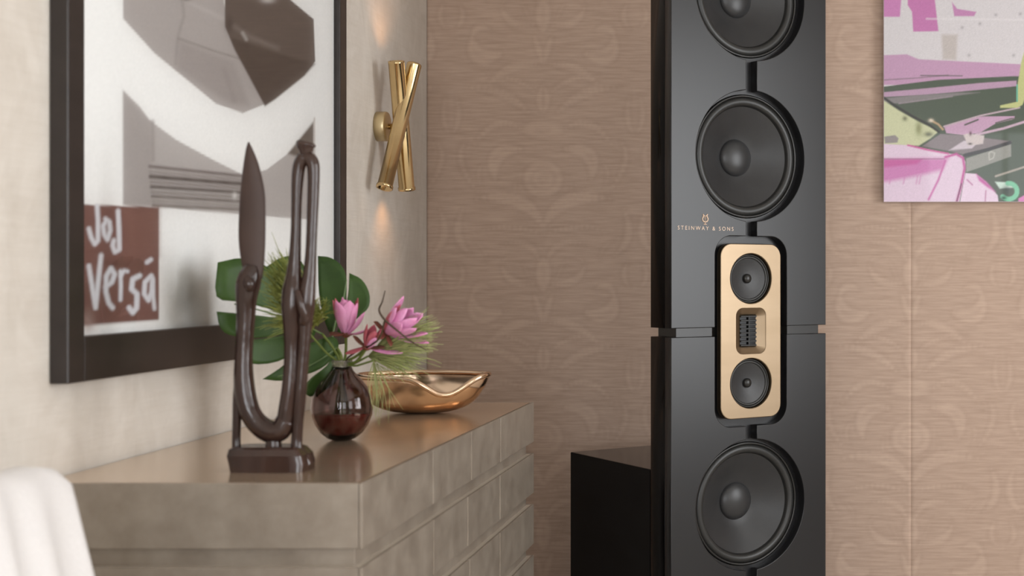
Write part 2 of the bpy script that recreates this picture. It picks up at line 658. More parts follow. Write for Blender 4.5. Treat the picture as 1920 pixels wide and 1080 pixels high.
for zc in ZW:
    w = lathe('woofer', [(0.1655, -0.028), (0.1655, -0.024), (0.163, -0.0225), (0.1600, -0.0225), (0.1585, -0.025), (0.1585, -0.096), (0.1650, -0.096), (0.1655, -0.028)],
              M['mount'], sp, 72, (0, 0, zc), 'Y', world=False, close=False)
    prof = []
    for k in range(13):                           # rolled rubber edge
        a = math.pi * k / 12
        prof.append((0.1475 + 0.0115 * math.cos(a), -0.031 + 0.0095 * math.sin(a)))
    lathe('surround', prof + [(0.134, -0.034), (0.134, -0.038), (0.158, -0.038)], M['rubber'], w, 72, (0, 0, zc), 'Y', world=False, close=False)
    lathe('cone', [(0.1365, -0.033), (0.120, -0.042), (0.095, -0.056), (0.070, -0.069), (0.048, -0.080), (0.03, -0.083), (0.0, -0.083)], M['cone'], w, 72, (0, 0, zc), 'Y', world=False, close=False)
    prof = [(0.0505 * math.cos(R(t)), -0.0795 + 0.0215 * math.sin(R(t))) for t in range(0, 91, 9)]
    lathe('dust_cap', prof, M['cap'], w, 48, (0, 0, zc), 'Y', world=False, close=False)

# gold plate with two small drivers and a ribbon tweeter
ZM = (1.2095, 0.9300)
RM = 0.0665
pl = flat_shape('driver_plate', [rrect(-0.0975, 0.0975, ZP - 0.2325, ZP + 0.2325, 0.034), circ(ZM[0], RM), circ(ZM[1], RM),
                                 rrect(-0.047, 0.047, ZP - 0.060, ZP + 0.060, 0.02)], 0.0195, M['brass'], sp, 0.0015, bev=0.0022)
tag(pl, 'rounded brushed gold plate')
for zm in ZM:
    d = lathe('midrange_driver', [(0.0655, -0.0105), (0.0640, -0.0075), (0.0620, -0.0075), (0.0605, -0.010), (0.0605, -0.0215), (0.0655, -0.0215), (0.0655, -0.0105)], M['rubber'], sp, 56, (0, 0.0035, zm), 'Y', world=False, close=False)
    prof = [(0.0575 + 0.0035 * math.cos(math.pi * k / 8), -0.0115 + 0.003 * math.sin(math.pi * k / 8)) for k in range(9)]
    lathe('surround', prof, M['rubber'], d, 56, (0, 0.0035, zm), 'Y', world=False, close=False)
    lathe('cone', [(0.0545, -0.0118), (0.040, -0.0155), (0.020, -0.0200), (0.0, -0.0210)], M['cone'], d, 56, (0, 0.0035, zm), 'Y', world=False, close=False)
    lathe('phase_plug', [(0.0125, -0.0195), (0.0125, -0.0150), (0.0095, -0.0115), (0.0050, -0.0098), (0, -0.0094)], M['mount'], d, 32, (0, 0.0035, zm), 'Y', world=False, close=False)
# bevelled well down to the ribbon tweeter
oa, ob = rrect(-0.0475, 0.0475, ZP - 0.0605, ZP + 0.0605, 0.0205), rrect(-0.0255, 0.0255, ZP - 0.041, ZP + 0.041, 0.003)
vs = [(x, 0.0028, z) for x, z in oa] + [(x * 0.96, 0.0045, ZP + (z - ZP) * 0.97) for x, z in oa] + [(x, 0.0175, z) for x, z in ob]
n = len(oa)
fs = [(r_ * n + i, r_ * n + (i + 1) % n, (r_ + 1) * n + (i + 1) % n, (r_ + 1) * n + i) for r_ in range(2) for i in range(n)]
tw = mesh('tweeter_horn', vs, fs, M['brass'], sp, world=False, smooth=True)
box('tweeter_backing', (-0.0262, 0.0262), (0.0178, 0.0230), (ZP - 0.0415, ZP + 0.0415), M['gloss_side'], tw, world=False)
for i in range(8):
    z = ZP - 0.0385 + i * 0.011
    box('tweeter_fin', (-0.0255, 0.0255), (0.0125, 0.0178), (z - 0.0022, z + 0.0022), M['grill'], tw, 0.0008, world=False, seg=1)
box('tweeter_bar', (-0.0012, 0.0012), (0.0122, 0.0178), (ZP - 0.041, ZP + 0.041), M['grill'], tw, world=False)


def text_mesh(name, s, size, loc, width, m, parent, spacing=1.0):
    cu = bpy.data.curves.new(name, 'FONT')
    cu.body = s
    cu.size = size
    cu.align_x = 'CENTER'
    cu.align_y = 'CENTER'
    cu.space_character = spacing
    cu.extrude = 0.0003
    cu.offset = -0.0001
    tmp = bpy.data.objects.new('tmp', cu)
    COL.objects.link(tmp)
    dg = bpy.context.evaluated_depsgraph_get()
    dg.update()
    me = bpy.data.meshes.new_from_object(tmp.evaluated_get(dg))
    bpy.data.objects.remove(tmp)
    xs = [v.co.x for v in me.vertices]
    k_ = width / (max(xs) - min(xs))
    me.transform(Matrix.Translation(loc) @ Matrix.Rotation(R(90), 4, 'X') @ Matrix.Diagonal((k_, 1, 1, 1)))
    return finish(name, me, m, parent, False)


tag(text_mesh('lettering', 'STEINWAY & SONS', 0.0145, (-0.1445, -0.0003, 1.3400), 0.172, M['gold_ink'], sp, 1.5), 'small gold capital lettering')
bm = bmesh.new()                                 # little lyre emblem above the lettering
ex, ez = -0.147, 1.3600


def epts(l, r):
    return [(ex + a, -0.0004, ez + b, r) for a, b in l]


for s in (-1, 1):
    bm_tube(bm, epts([(0, -.003), (s * .006, -.001), (s * .0085, .005), (s * .006, .0105), (s * .0045, .014), (s * .0075, .017)], .0019), 6, 4)
    bm_tube(bm, epts([(s * .0015, .000), (s * .0015, .014)], .0006), 5, 1)
bm_tube(bm, epts([(-.006, .0125), (.006, .0125)], .0011), 6, 1)
bm_tube(bm, epts([(0, -.004), (0, -.008)], .0014), 6, 1)
bm_tube(bm, epts([(-.005, -.009), (.005, -.009)], .0013), 6, 1)
from_bm('emblem', bm, M['gold_ink'], sp, False, True)

# ------------------------------------------------------------------ sideboard
M['pewter_side'] = mat('pewter cladding', (152, 142, 130), (134, 123, 111), rough=0.36, metal=0.32, nscale=16, bump=0.10, bscale=40, rvar=0.08)
M['pewter_top'] = mat('pewter top', (214, 190, 164), (202, 178, 152), rough=0.17, metal=0.7, nscale=5, rvar=0.05, bump=0.02, bscale=12)
M['seam'] = mat('bright metal seam', (226, 218, 206), (214, 206, 194), rough=0.35, metal=0.5)
D0, D1 = 2.097, 3.475                            # near and far end (Y)
XF, XBK = -0.6535, XL + 0.006                    # front face and back
sb = thing('sideboard', 'low sideboard clad in pewter-coloured metal plates with recessed grooves', 'sideboard', ((XF + XBK) / 2, (D0 + D1) / 2, 0))
box('carcass', (XBK, XF - 0.0165), (D0 + 0.016, D1 - 0.016), (0.03, 0.894), M['pewter_side'], sb, 0.001)
JN = [[1, 1.195, 1.337, 1.470, 1.657], [1, 1.197, 1.322, 1.467, 1.657], [1, 1.21, 1.330, 1.467, 1.657], [1, 1.19, 1.335, 1.47, 1.657],
      [1, 1.195, 1.33, 1.467, 1.657], [1, 1.20, 1.33, 1.47, 1.657], [1, 1.195, 1.335, 1.467, 1.657]]
RP, RH = 0.1275, 0.099
for r_ in range(7):
    z1 = 0.900 - r_ * RP
    z0 = z1 - RH
    lo = z0 if r_ else z0
    box('slab_core', (XBK, XF - 0.0035), (D0 + 0.0035, D1 - 0.0035), (z0 + 0.001, z1 - 0.001 if r_ else z1 - 0.022), M['seam'], sb)
    ys = [D0 * j for j in JN[r_]]
    for a, b in zip(ys[:-1], ys[1:]):
        box('clad_plate', (XF - 0.006, XF), (a + (0.0028 if a > D0 else 0), b - (0.0028 if b < D1 - .01 else 0)), (z0, z1), M['pewter_side'], sb, 0.0012)
    tag(box('end_plate', (XBK, XF - 0.0065), (D0, D0 + 0.006), (z0, z1), M['pewter_side'], sb, 0.0012), None)
    box('end_plate', (XBK, XF - 0.0065), (D1 - 0.006, D1), (z0, z1), M['pewter_side'], sb, 0.0012)
tag(box('top_panel', (XBK, XF - 0.0092), (D0 + 0.0066, D1 - 0.0066), (0.893, 0.9000), M['pewter_top'], sb, 0.0008), 'polished metal top')
for fx in (XBK + .03, XF - .09):
    for fy in (D0 + .05, D1 - .11):
        box('foot', (fx, fx + .06), (fy, fy + .06), (0, 0.036), M['mount'], sb, 0.003)
ZTOP = 0.9002

# ------------------------------------------------------------------ framed picture on the left wall
M['frame'] = mat('ebonised frame', (46, 39, 36), (38, 32, 29), rough=0.33, nscale=4, stretch=(6, 1, 6))
M['print1'] = print_mat('collage print', 0.55)
M['print2'] = print_mat('photograph print', 0.30, 0.3)
FY0, FY1, FZ0, FZ1 = 2.144, 3.477, 1.0465, 2.06
FT, FB = 0.050, 0.0720                            # visible widths of the rails
fr = thing('framed_picture', 'large framed black, white and brown collage on the pale left wall', 'picture', (XL, (FY0 + FY1) / 2, FZ0))
xw, xf = XL + 0.001, XL + 0.030
for y0, y1, z0, z1 in ((FY0, FY0 + FT, FZ0, FZ1), (FY1 - FT, FY1, FZ0, FZ1)):
    box('frame_rail', (xw, xf), (y0, y1), (z0, z1), M['frame'], fr, 0.0022)
for z0, z1 in ((FZ0, FZ0 + FB), (FZ1 - FB, FZ1)):
    box('frame_rail', (xw, xf - 0.0004), (FY0 + FT, FY1 - FT), (z0, z1), M['frame'], fr, 0.0022)
XPR = XL + 0.014


def pic_pos(s, t):
    return np.c_[np.full(len(s), XPR), FY0 + FT - .006 + s * (FY1 - FY0 - 2 * FT + .012), FZ0 + FB - .006 + t * (FZ1 - FZ0 - 2 * FB + .012)]


me, co = grid_mesh('print', 330, 280, pic_pos)
pt = np.c_[CX + co[:, 0] * F / co[:, 1], CY - (co[:, 2] - ZC) * F / co[:, 1]]
cv = Canvas(pt, (250, 249, 248))
g1, g2 = (182, 175, 173), (190, 184, 182)
cv.poly([(231, -200), (420, -200), (420, 5), (440, 90), (497, 195), (455, 212), (405, 194), (345, 145), (290, 100), (240, 45), (231, 35)], g1, 2.5)
cv.poly([(335, 75), (440, 115), (470, 200), (430, 196), (330, 130)], (170, 162, 160), 8, .7)
cv.line([(335, -60), (345, 30), (333, 70), (329, 120)], 2, (158, 150, 148), 6, .8)
cv.line([(335, 72), (400, 95), (450, 110)], 1.5, (140, 132, 128), 4, .8)
cv.line([(420, 130), (440, 190)], 4, (160, 152, 150), 9, .7)
cv.line([(345, 0), (440, 45)], 3, (200, 194, 192), 8, .6)
cv.poly([(420, -200), (545, -200), (545, 0), (588, 36), (591, 115), (570, 142), (515, 186), (497, 198), (440, 92), (422, 50)], (100, 87, 80), 2.5)
cv.poly([(432, 70), (490, 90), (590, 120), (570, 142), (515, 186), (497, 198), (440, 92)], (82, 69, 62), 6)
cv.line([(440, 50), (470, 70), (520, 90)], 4, (135, 124, 118), 9, .7)
cv.line([(455, 62), (462, 74)], 3, (190, 184, 180), 5, .7)
cv.blob(502, -2, 14, 8, (215, 210, 208))
cv.blob(430, 45, 8, 18, (70, 58, 54), .7)
cv.blob(350, -4, 10, 6, (80, 70, 68), .9)
low = [(231, 170), (262, 200), (280, 225), (330, 262), (400, 300), (460, 330), (500, 318), (540, 288), (588, 230), (588, 412), (450, 402), (300, 389), (231, 384)]
cv.poly(low, g2, 2.5)
cv.poly([(231, 170), (262, 205), (283, 228), (285, 386), (231, 384)], (176, 169, 167), 6, .8)
cv.line([(286, 228), (287, 300)], 3, (160, 152, 150), 7, .8)
cv.poly([(540, 288), (588, 228), (588, 285), (560, 295)], (112, 102, 95), 6)
for k_, (ya, yb, r_, c_) in enumerate([(312, 330, 3, (120, 110, 108)), (322, 337, 3, (160, 152, 150)), (331, 345, 4, (96, 88, 85)), (341, 353, 3, (150, 142, 140)),
                                       (350, 361, 3.5, (104, 96, 93)), (360, 370, 3, (150, 143, 140)), (368, 378, 3, (118, 110, 106)), (377, 386, 4, (165, 158, 155)), (385, 393, 3, (130, 122, 118))]):
    cv.line([(281 + k_ * .8, ya), (455, yb)], r_, c_, 4, .9)
cv.blob(440, 367, 5, 7, (225, 222, 220))
cv.poly([(150, 383), (298, 389), (298, 600), (150, 611)], (122, 82, 74), 2.5)
cv.poly([(230, 392), (298, 392), (298, 480), (235, 490)], (132, 92, 82), 14, .7)
cv.blob(165, 600, 14, 22, (160, 135, 128), .8)
cv.blob(215, 495, 30, 8, (105, 68, 62), .6)
ink = (226, 226, 232)
z4 = lambda l: [(60 + a / 2.7, 340 + b / 2.7) for a, b in l]
for l, r_ in (([(330, 125), (334, 200), (334, 300), (318, 318), (300, 285), (288, 240)], 4.2),
              ([(372, 190), (392, 205), (396, 250), (382, 295), (366, 270), (360, 225), (376, 200)], 4.2),
              ([(436, 150), (440, 240), (442, 345), (420, 358), (408, 325), (414, 300)], 4.4),
              ([(288, 428), (306, 540), (322, 640), (334, 520), (350, 375)], 4.4),
              ([(372, 535), (405, 510), (418, 470), (400, 440), (376, 480), (374, 560), (388, 615), (408, 640)], 4.6),
              ([(448, 455), (450, 530), (448, 600)], 3.6), ([(450, 480), (466, 452), (484, 456)], 3.4),
              ([(545, 478), (510, 495), (504, 545), (532, 570), (530, 640), (510, 665), (492, 640)], 4.8),
              ([(604, 478), (572, 510), (568, 570), (590, 602), (606, 560), (610, 500)], 4.4), ([(612, 490), (614, 580), (620, 645)], 3.6),
              ([(582, 410), (602, 396)], 4.2)):
    cv.line(z4(l), r_, ink, 4)
cv.poly([(588, 220), (591, 220), (591, 405), (588, 412)], (214, 208, 204), 2)
cv.grain(0.015)
color_attr(me, cv.c)
pr = finish('print', me, M['print1'], fr, True)
tag(pr, 'torn-paper collage print with hand-lettered brown block')
box('backing_board', (XL + 0.002, XPR - 0.0008), (FY0 + FT - .004, FY1 - FT + .004), (FZ0 + FB - .004, FZ1 - FB + .004), M['white_paint'], fr)
gm, nt, b = new_mat('picture glass')
gl = N(nt, 'ShaderNodeBsdfGlossy', Roughness=0.03)
tr = N(nt, 'ShaderNodeBsdfTransparent')
tr.inputs[0].default_value = (0.985, 0.99, 0.985, 1)
fn = N(nt, 'ShaderNodeFresnel', IOR=1.45)
ms = N(nt, 'ShaderNodeMixShader')
nt.links.new(fn.outputs[0], ms.inputs[0])
nt.links.new(tr.outputs[0], ms.inputs[1])
nt.links.new(gl.outputs[0], ms.inputs[2])
nt.links.new(ms.outputs[0], nt.nodes['Material Output'].inputs['Surface'])
M['pane'] = gm
mesh('glass_pane', [(XL + 0.0205, y, z) for y, z in ((FY0 + FT - .003, FZ0 + FB - .003), (FY1 - FT + .003, FZ0 + FB - .003), (FY1 - FT + .003, FZ1 - FB + .003), (FY0 + FT - .003, FZ1 - FB + .003))],
     [(0, 1, 2, 3)], gm, fr)

# ------------------------------------------------------------------ unframed photograph on the back wall
AXP0, AYP = 0.2768, YB - 0.030
AZ0 = ZC + (CY - 378.5) * AYP / F
AXP1, AZ1 = AXP0 + 1.02, AZ0 + 0.80
ph = thing('wall_photograph', 'unframed pink, green and white colour-negative photograph on the back wall', 'picture', ((AXP0 + AXP1) / 2, YB, AZ0))
M['edge'] = mat('acrylic edge', (226, 214, 222), (214, 202, 210), rough=0.2)
box('panel', (AXP0, AXP1), (AYP + 0.0008, YB - 0.004), (AZ0, AZ1), M['edge'], ph, 0.001)
me, co = grid_mesh('print', 400, 330, lambda s, t: np.c_[AXP0 + .001 + s * (AXP1 - AXP0 - .002), np.full(len(s), AYP), AZ0 + .001 + t * (AZ1 - AZ0 - .002)])
pt = np.c_[(CX + co[:, 0] * F / AYP - 1630) * 2.7, (CY - (co[:, 2] - ZC) * F / AYP) * 2.7]
cv = Canvas(pt, (216, 212, 216))
pink, lil, grn = (203, 134, 188), (196, 156, 188), (72, 86, 68)
cv.poly([(60, -60), (165, -60), (155, 85), (60, 85)], pink, 6)
cv.poly([(195, -60), (325, -60), (350, 158), (222, 160), (216, 60), (194, 25)], (198, 124, 180), 6)
cv.poly([(418, 10), (445, 45), (542, 60), (530, 82), (430, 82)], (196, 138, 184), 6)
cv.poly([(366, 175), (446, 175), (440, 305), (372, 300)], (196, 188, 186), 16)
cv.line([(290, 95), (783, 100)], 3, (228, 224, 228), 10, .8)
for x, y in ((470, 140), (505, 280), (730, 280), (560, 120), (640, 75), (765, 70)):
    cv.blob(x, y, 9, 9, (165, 158, 165), .7)
cv.poly([(60, 280), (190, 275), (250, 300), (783, 326), (1500, 340), (1500, 430), (60, 430)], lil, 5)
cv.poly([(60, 440), (350, 404), (720, 386), (1500, 380), (1500, 1100), (60, 1100)], grn, 4)
cv.line([(75, 405), (240, 395), (400, 380)], 2.5, (120, 108, 112), 6, .8)
cv.line([(260, 382), (470, 384)], 2.5, (70, 76, 66), 5, .9)
cv.poly([(60, 468), (300, 446), (560, 420), (745, 408), (745, 436), (480, 462), (280, 480), (60, 492)], (188, 156, 182), 5)
cv.poly([(60, 500), (200, 485), (440, 470), (560, 468), (330, 500), (150, 524), (60, 520)], (138, 132, 134), 8)
cv.line([(150, 524), (420, 488)], 3, (164, 150, 160), 5, .8)
cv.poly([(60, 500), (150, 560), (260, 622), (352, 664), (310, 700), (250, 738), (60, 732)], (206, 209, 172), 7)
cv.blob(180, 600, 14, 14, (80, 84, 50), .8)
cv.blob(250, 650, 18, 40, (128, 132, 80), .8)
cv.blob(300, 680, 26, 14, (60, 66, 36), .8)
cv.line([(66, 490), (130, 535), (220, 590), (300, 630), (352, 668)], 6, (24, 26, 14), 6)
cv.poly([(75, 692), (130, 684), (148, 700), (142, 722), (80, 726)], (150, 142, 142), 5)
cv.line([(310, 608), (350, 630), (372, 655)], 5, (190, 165, 130), 5)
cv.blob(312, 610, 14, 10, (226, 214, 196))
cv.poly([(378, 640), (560, 590), (735, 588), (735, 602), (640, 625), (560, 672), (480, 684), (390, 674)], (200, 164, 192), 4)
cv.line([(484, 632), (550, 606)], 4, (72, 76, 64), 5)
cv.line([(640, 622), (720, 600), (760, 600)], 3, (80, 84, 72), 5)
cv.line([(378, 640), (560, 586), (760, 545)], 4, (196, 176, 186), 4)
cv.line([(540, 682), (680, 650), (800, 612), (1100, 540)], 6, (204, 178, 196), 5)
cv.poly([(783, 262), (768, 320), (752, 420), (750, 515), (662, 534), (662, 546), (750, 546), (776, 530), (800, 460), (830, 260)], (196, 200, 140), 5)
cv.line([(748, 430), (748, 512)], 4, (110, 185, 160), 4)
cv.poly([(360, 678), (480, 685), (722, 716), (480, 782), (400, 764), (268, 740)], (134, 122, 126), 5)
cv.poly([(400, 762), (478, 712), (560, 712), (520, 752)], (206, 194, 204), 6, .8)
cv.poly([(476, 682), (500, 676), (582, 686), (576, 728), (500, 738)], (208, 196, 196), 6)
cv.blob(512, 676, 7, 12, (90, 40, 60))
cv.blob(510, 728, 12, 6, (70, 55, 60))
cv.line([(484, 786), (600, 758), (712, 722)], 9, (36, 28, 34), 5)
cv.poly([(490, 802), (717, 730), (718, 792), (560, 848), (490, 872)], (152, 152, 146), 4)
cv.line([(605, 775), (618, 768), (635, 775), (628, 800), (608, 810), (605, 775)], 3, (188, 186, 180), 4)
cv.line([(640, 892), (783, 846), (1100, 760)], 5, (176, 168, 158), 5)
cv.poly([(60, 728), (200, 735), (390, 775), (470, 788), (486, 820), (484, 876), (440, 1100), (60, 1100)], (226, 204, 224), 4)
cv.poly([(60, 805), (250, 802), (400, 800), (370, 860), (290, 880), (170, 905), (60, 925)], (206, 128, 186), 26)
cv.poly([(60, 806), (270, 806), (240, 830), (60, 850)], (200, 92, 164), 14)
cv.line([(75, 805), (380, 804)], 2.5, (150, 90, 130), 4, .8)
cv.line([(195, 735), (300, 760), (400, 778)], 4, (206, 84, 158), 6)
cv.line([(385, 795), (440, 780), (474, 800), (482, 850), (462, 950), (440, 1030)], 6, (194, 76, 156), 8)
cv.line([(384, 815), (350, 910), (300, 1010)], 5, (200, 104, 172), 8)
cv.line([(440, 1030), (466, 930)], 3, (96, 50, 80), 4, .8)
for x in (110, 180, 260, 245):
    cv.line([(x, 890), (x - 8, 930)], 3, (205, 130, 186), 8, .7)
cv.poly([(486, 876), (540, 880), (592, 922), (650, 990), (662, 1100), (445, 1100)], (230, 208, 228), 4)
cv.poly([(540, 880), (592, 920), (640, 972), (600, 950), (555, 915)], (200, 96, 172), 10)
cv.line([(495, 910), (522, 936)], 3, (180, 110, 160), 5)
cv.line([(590, 965), (586, 1030)], 3, (190, 130, 170), 5)
cv.poly([(636, 920), (720, 924), (730, 950), (660, 955)], (206, 226, 216), 7)
t_ = np.linspace(-1.7, 2.4, 14)
cv.line([(706 + 42 * math.cos(a), 968 + 40 * math.sin(a)) for a in t_], 12, (126, 200, 166), 6)
cv.blob(695, 965, 24, 22, (52, 70, 64))
cv.blob(680, 1002, 16, 10, (20, 80, 60))
cv.poly([(755, 1005), (790, 985), (900, 960), (900, 1100), (755, 1100)], (214, 130, 190), 6)
cv.grain(0.03)
color_attr(me, cv.c ** 1.12 * 0.84)
finish('print', me, M['print2'], ph, True)

# ------------------------------------------------------------------ brass wall sconce
M['sconce'] = mat('polished brass', (222, 198, 152), (206, 180, 134), rough=0.17, metal=1.0, nscale=8, rvar=0.05)
M['plate'] = mat('pale brass', (222, 204, 164), (208, 188, 148), rough=0.38, metal=0.85)
gm2, nt, b = new_mat('lamp glow')
b.inputs['Emission Color'].default_value = (1.0, 0.62, 0.30, 1)
b.inputs['Emission Strength'].default_value = 6.0
M['glow'] = gm2
SY = 3.83
sc_ = thing('wall_sconce', 'polished brass sconce of two crossed tubes on the left wall near the corner', 'lamp', (XL, SY, 1.61))
prof = [(0.041, 0.001), (0.041, 0.026), (0.0395, 0.029), (0.030, 0.031), (0.014, 0.032), (0.0, 0.032)]
bm = bmesh.new()
nseg = 40
rows = []
zc_ = ZC - (235 - CY) * 3.80 / F
for r_, h in prof:
    rows.append([bm.verts.new((XL + h, SY + r_ * math.cos(2 * math.pi * k / nseg), zc_ + r_ * math.sin(2 * math.pi * k / nseg))) for k in range(nseg)])
for i in range(len(rows) - 1):
    for k in range(nseg):
        bm.faces.new((rows[i][k], rows[i][(k + 1) % nseg], rows[i + 1][(k + 1) % nseg], rows[i + 1][k]))
bm.faces.new(rows[0])
bmesh.ops.remove_doubles(bm, verts=bm.verts[:], dist=1e-6)
bp_ = from_bm('backplate', bm, M['plate'], sc_, True, True)
tube('screw', [(XL + .029, SY - .006, zc_ - .002, .0035), (XL + .034, SY - .006, zc_ - .002, .003)], M['sconce'], bp_, 10, 1)
tube('stem', [(XL + .028, SY, zc_, .008), (XL + .075, SY, zc_, .008)], M['sconce'], sc_, 14, 1)


def sconce_tube(top, bot, r):
    top, bot = Vector(top), Vector(bot)
    ax = (top - bot).normalized()
    u = ax.orthogonal().normalized()
    w = ax.cross(u)
    L = (top - bot).length
    prof = [(r - .003, 0.035), (r - .003, 0.0), (r + .0022, 0.0), (r + .0022, 0.008), (r, 0.0085), (r, L - .0065), (r + .0004, L - .006), (r + .0004, L), (r - .003, L), (r - .003, L - .035)]
    bm = bmesh.new()
    n_ = 36
    rows = [[bm.verts.new(bot + ax * h + (u * math.cos(2 * math.pi * k / n_) + w * math.sin(2 * math.pi * k / n_)) * q) for k in range(n_)] for q, h in prof]
    for i in range(len(rows) - 1):
        for k in range(n_):
            bm.faces.new((rows[i][k], rows[i][(k + 1) % n_], rows[i + 1][(k + 1) % n_], rows[i + 1][k]))
    t = from_bm('tube_shade', bm, M['sconce'], sc_, True, True)
    for p, d in ((bot + ax * .03, 1), (top - ax * .03, -1)):
        bm = bmesh.new()
        bm_tube(bm, [(*(p - ax * .004 * d), r - .004), (*(p + ax * .004 * d), r - .004)], 20, 1)
        from_bm('bulb', bm, M['glow'], t, True, True)
    return ax, top, bot


def spot(loc, aim, energy, size, blend):
    l = bpy.data.lights.new('sconce_bulb', 'SPOT')
    l.energy = energy
    l.color = (1.0, 0.46, 0.16)
    l.spot_size = R(size)
    l.spot_blend = blend
    l.shadow_soft_size = 0.016
    o = bpy.data.objects.new('sconce_bulb', l)
    COL.objects.link(o)
    o.location = loc
    o.rotation_euler = (Vector(aim) - Vector(loc)).to_track_quat('-Z', 'Y').to_euler()
    o.parent = sc_
    o.matrix_parent_inverse = Matrix.Translation(-Vector(sc_.location))


ta = sconce_tube((XL + .098, 3.845, 1.802), (XL + .052, 3.72, 1.452), .0200)
tb = sconce_tube((XL + .068, 3.775, 1.802), (XL + .072, 3.865, 1.456), .0215)
spot(ta[1] + ta[0] * .004, (XL + .03, 3.86, 2.02), 0.85, 105, 1.0)
spot(tb[2] - tb[0] * .004, (XL + .02, 3.88, 1.30), 0.55, 110, 1.0)

# ------------------------------------------------------------------ carved wooden sculpture
M['ebony'] = mat('dark carved wood', (60, 41, 34), (40, 27, 23), rough=0.15, nscale=12, stretch=(1, 1, .35), bump=0.35, bscale=40, spec=0.55)
M['ebony_matte'] = mat('dark matte wood', (66, 49, 43), (56, 41, 36), rough=0.55, nscale=10, bump=0.1, bscale=50)
YS = 2.245
scu = thing('wooden_sculpture', 'tall dark carved wood abstract sculpture of slender figures with a blade-like head', 'sculpture', (P(508, 889, YS).x, YS, ZTOP))


def sp_pts(l, dy=0.0):
    out = []
    for q in l:
        y = YS + (q[3] if len(q) > 3 else dy)
        v = P(q[0], q[1], y)
        out.append((v.x, v.y, v.z, q[2] * y / F))
    return out


# base block with a hollowed underside edge
bm = bmesh.new()
prof_b = [(438, 878, 438, 578), (436, 870, 436, 580)]
yb0, yb1 = YS - 0.036, YS + 0.036
ring = []
for (z, wl_, wr_, ins) in ((ZTOP, 444, 580, .000), (ZTOP + .012, 441, 581, .001), (ZTOP + .026, 437, 577, .002), (ZTOP + .036, 440, 566, .004), (ZTOP + .0395, 447, 556, .010)):
    xa, xb = P(wl_, 880, YS).x, P(wr_, 880, YS).x
    cx_, hx, hy = (xa + xb) / 2, (xb - xa) / 2, (yb1 - yb0) / 2 - ins
    ring.append([bm.verts.new((cx_ + hx * np.sign(math.cos(a)) * abs(math.cos(a)) ** .2, YS + hy * np.sign(math.sin(a)) * abs(math.sin(a)) ** .2, z)) for a in np.linspace(0, 2 * math.pi, 40, endpoint=False)])
for i in range(len(ring) - 1):
    for k in range(40):
        bm.faces.new((ring[i][k], ring[i][(k + 1) % 40], ring[i + 1][(k + 1) % 40], ring[i + 1][k]))
bm.faces.new(ring[0]); bm.faces.new(ring[-1])
from_bm('base', bm, M['ebony'], scu, True, False)
# blade-shaped head, lens section
cl = [(465, 467, 266), (461, 474, 280), (457, 484, 305), (453, 492, 335), (450, 497, 365), (448, 498, 400), (447, 498, 440), (449, 497, 470), (454, 495, 500), (458, 492, 522)]
cl = catmull(cl, 4)
bm = bmesh.new()
rows = []
for a, b_, y in cl:
    l_, r_ = P(a, y, YS), P(b_, y, YS)
    c = (l_ + r_) / 2
    h = (r_.x - l_.x) / 2
    th = 0.0065 * min(1, h / .012) + .0004
    rows.append([bm.verts.new((c.x + h * math.cos(t), YS + th * math.sin(t), c.z)) for t in np.linspace(0, 2 * math.pi, 20, endpoint=False)])
for i in range(len(rows) - 1):
    for k in range(20):
        bm.faces.new((rows[i][k], rows[i][(k + 1) % 20], rows[i + 1][(k + 1) % 20], rows[i + 1][k]))
bm.faces.new(rows[0]); bm.faces.new(rows[-1])
tag(from_bm('blade_head', bm, M['ebony_matte'], scu, True, True), 'flat pointed blade')
bm = bmesh.new()
# left figure: neck, body and the curve that swings across to the right
bm_tube(bm, sp_pts([(474, 497, 13), (470, 515, 20), (465, 535, 22), (462, 560, 19), (461, 590, 17), (459, 630, 16), (457, 670, 16), (457, 710, 18), (461, 745, 19),
                    (470, 775, 19), (486, 797, 20), (508, 810, 21), (526, 806, 20), (537, 786, 18)]), 18, 5)
bm_tube(bm, sp_pts([(466, 520, 9, -.010), (467, 533, 11, -.014), (468, 546, 6, -.012)]), 12, 4)
bm_tube(bm, sp_pts([(449, 690, 7), (446, 740, 9), (444, 790, 8), (443, 830, 8), (446, 862, 10)]), 12, 4)
bm_tube(bm, sp_pts([(512, 815, 13), (513, 836, 15), (513, 858, 15)]), 12, 2)
from_bm('slender_figure', bm, M['ebony'], scu, True, True)
bm = bmesh.new()
bm_tube(bm, sp_pts([(534, 800, 16), (538, 770, 16), (543, 730, 15), (546, 690, 14), (547, 650, 14), (548, 610, 17), (548, 575, 20), (549, 545, 19), (551, 515, 14), (553, 480, 11),
                    (555, 430, 9.5), (556, 380, 9.5), (558, 335, 11), (562, 308, 12), (570, 294, 13)]), 18, 5)
bm_tube(bm, sp_pts([(568, 300, 11), (578, 296, 12), (586, 306, 12), (588, 328, 11), (587, 370, 10.5), (585, 420, 10), (583, 470, 10), (580, 515, 12), (576, 545, 15),
                    (574, 570, 16), (573, 600, 13), (570, 650, 11), (566, 700, 11), (562, 750, 11), (558, 800, 10), (556, 840, 11), (558, 866, 16)]), 18, 5)
from_bm('slender_figure', bm, M['ebony'], scu, True, True)
bm = bmesh.new()
bm_tube(bm, sp_pts([(572, 297, 10), (573, 289, 10), (573, 281, 13), (573, 274, 17), (574, 269, 18), (575, 265, 12)]), 18, 4, .8)
from_bm('round_head', bm, M['ebony'], scu, True, True)
bm = bmesh.new()
bm_tube(bm, sp_pts([(557, 545, 6, -.014), (562, 562, 7, -.018), (566, 578, 7, -.018), (570, 590, 8, -.014), (571, 602, 9, -.008)]), 12, 4)
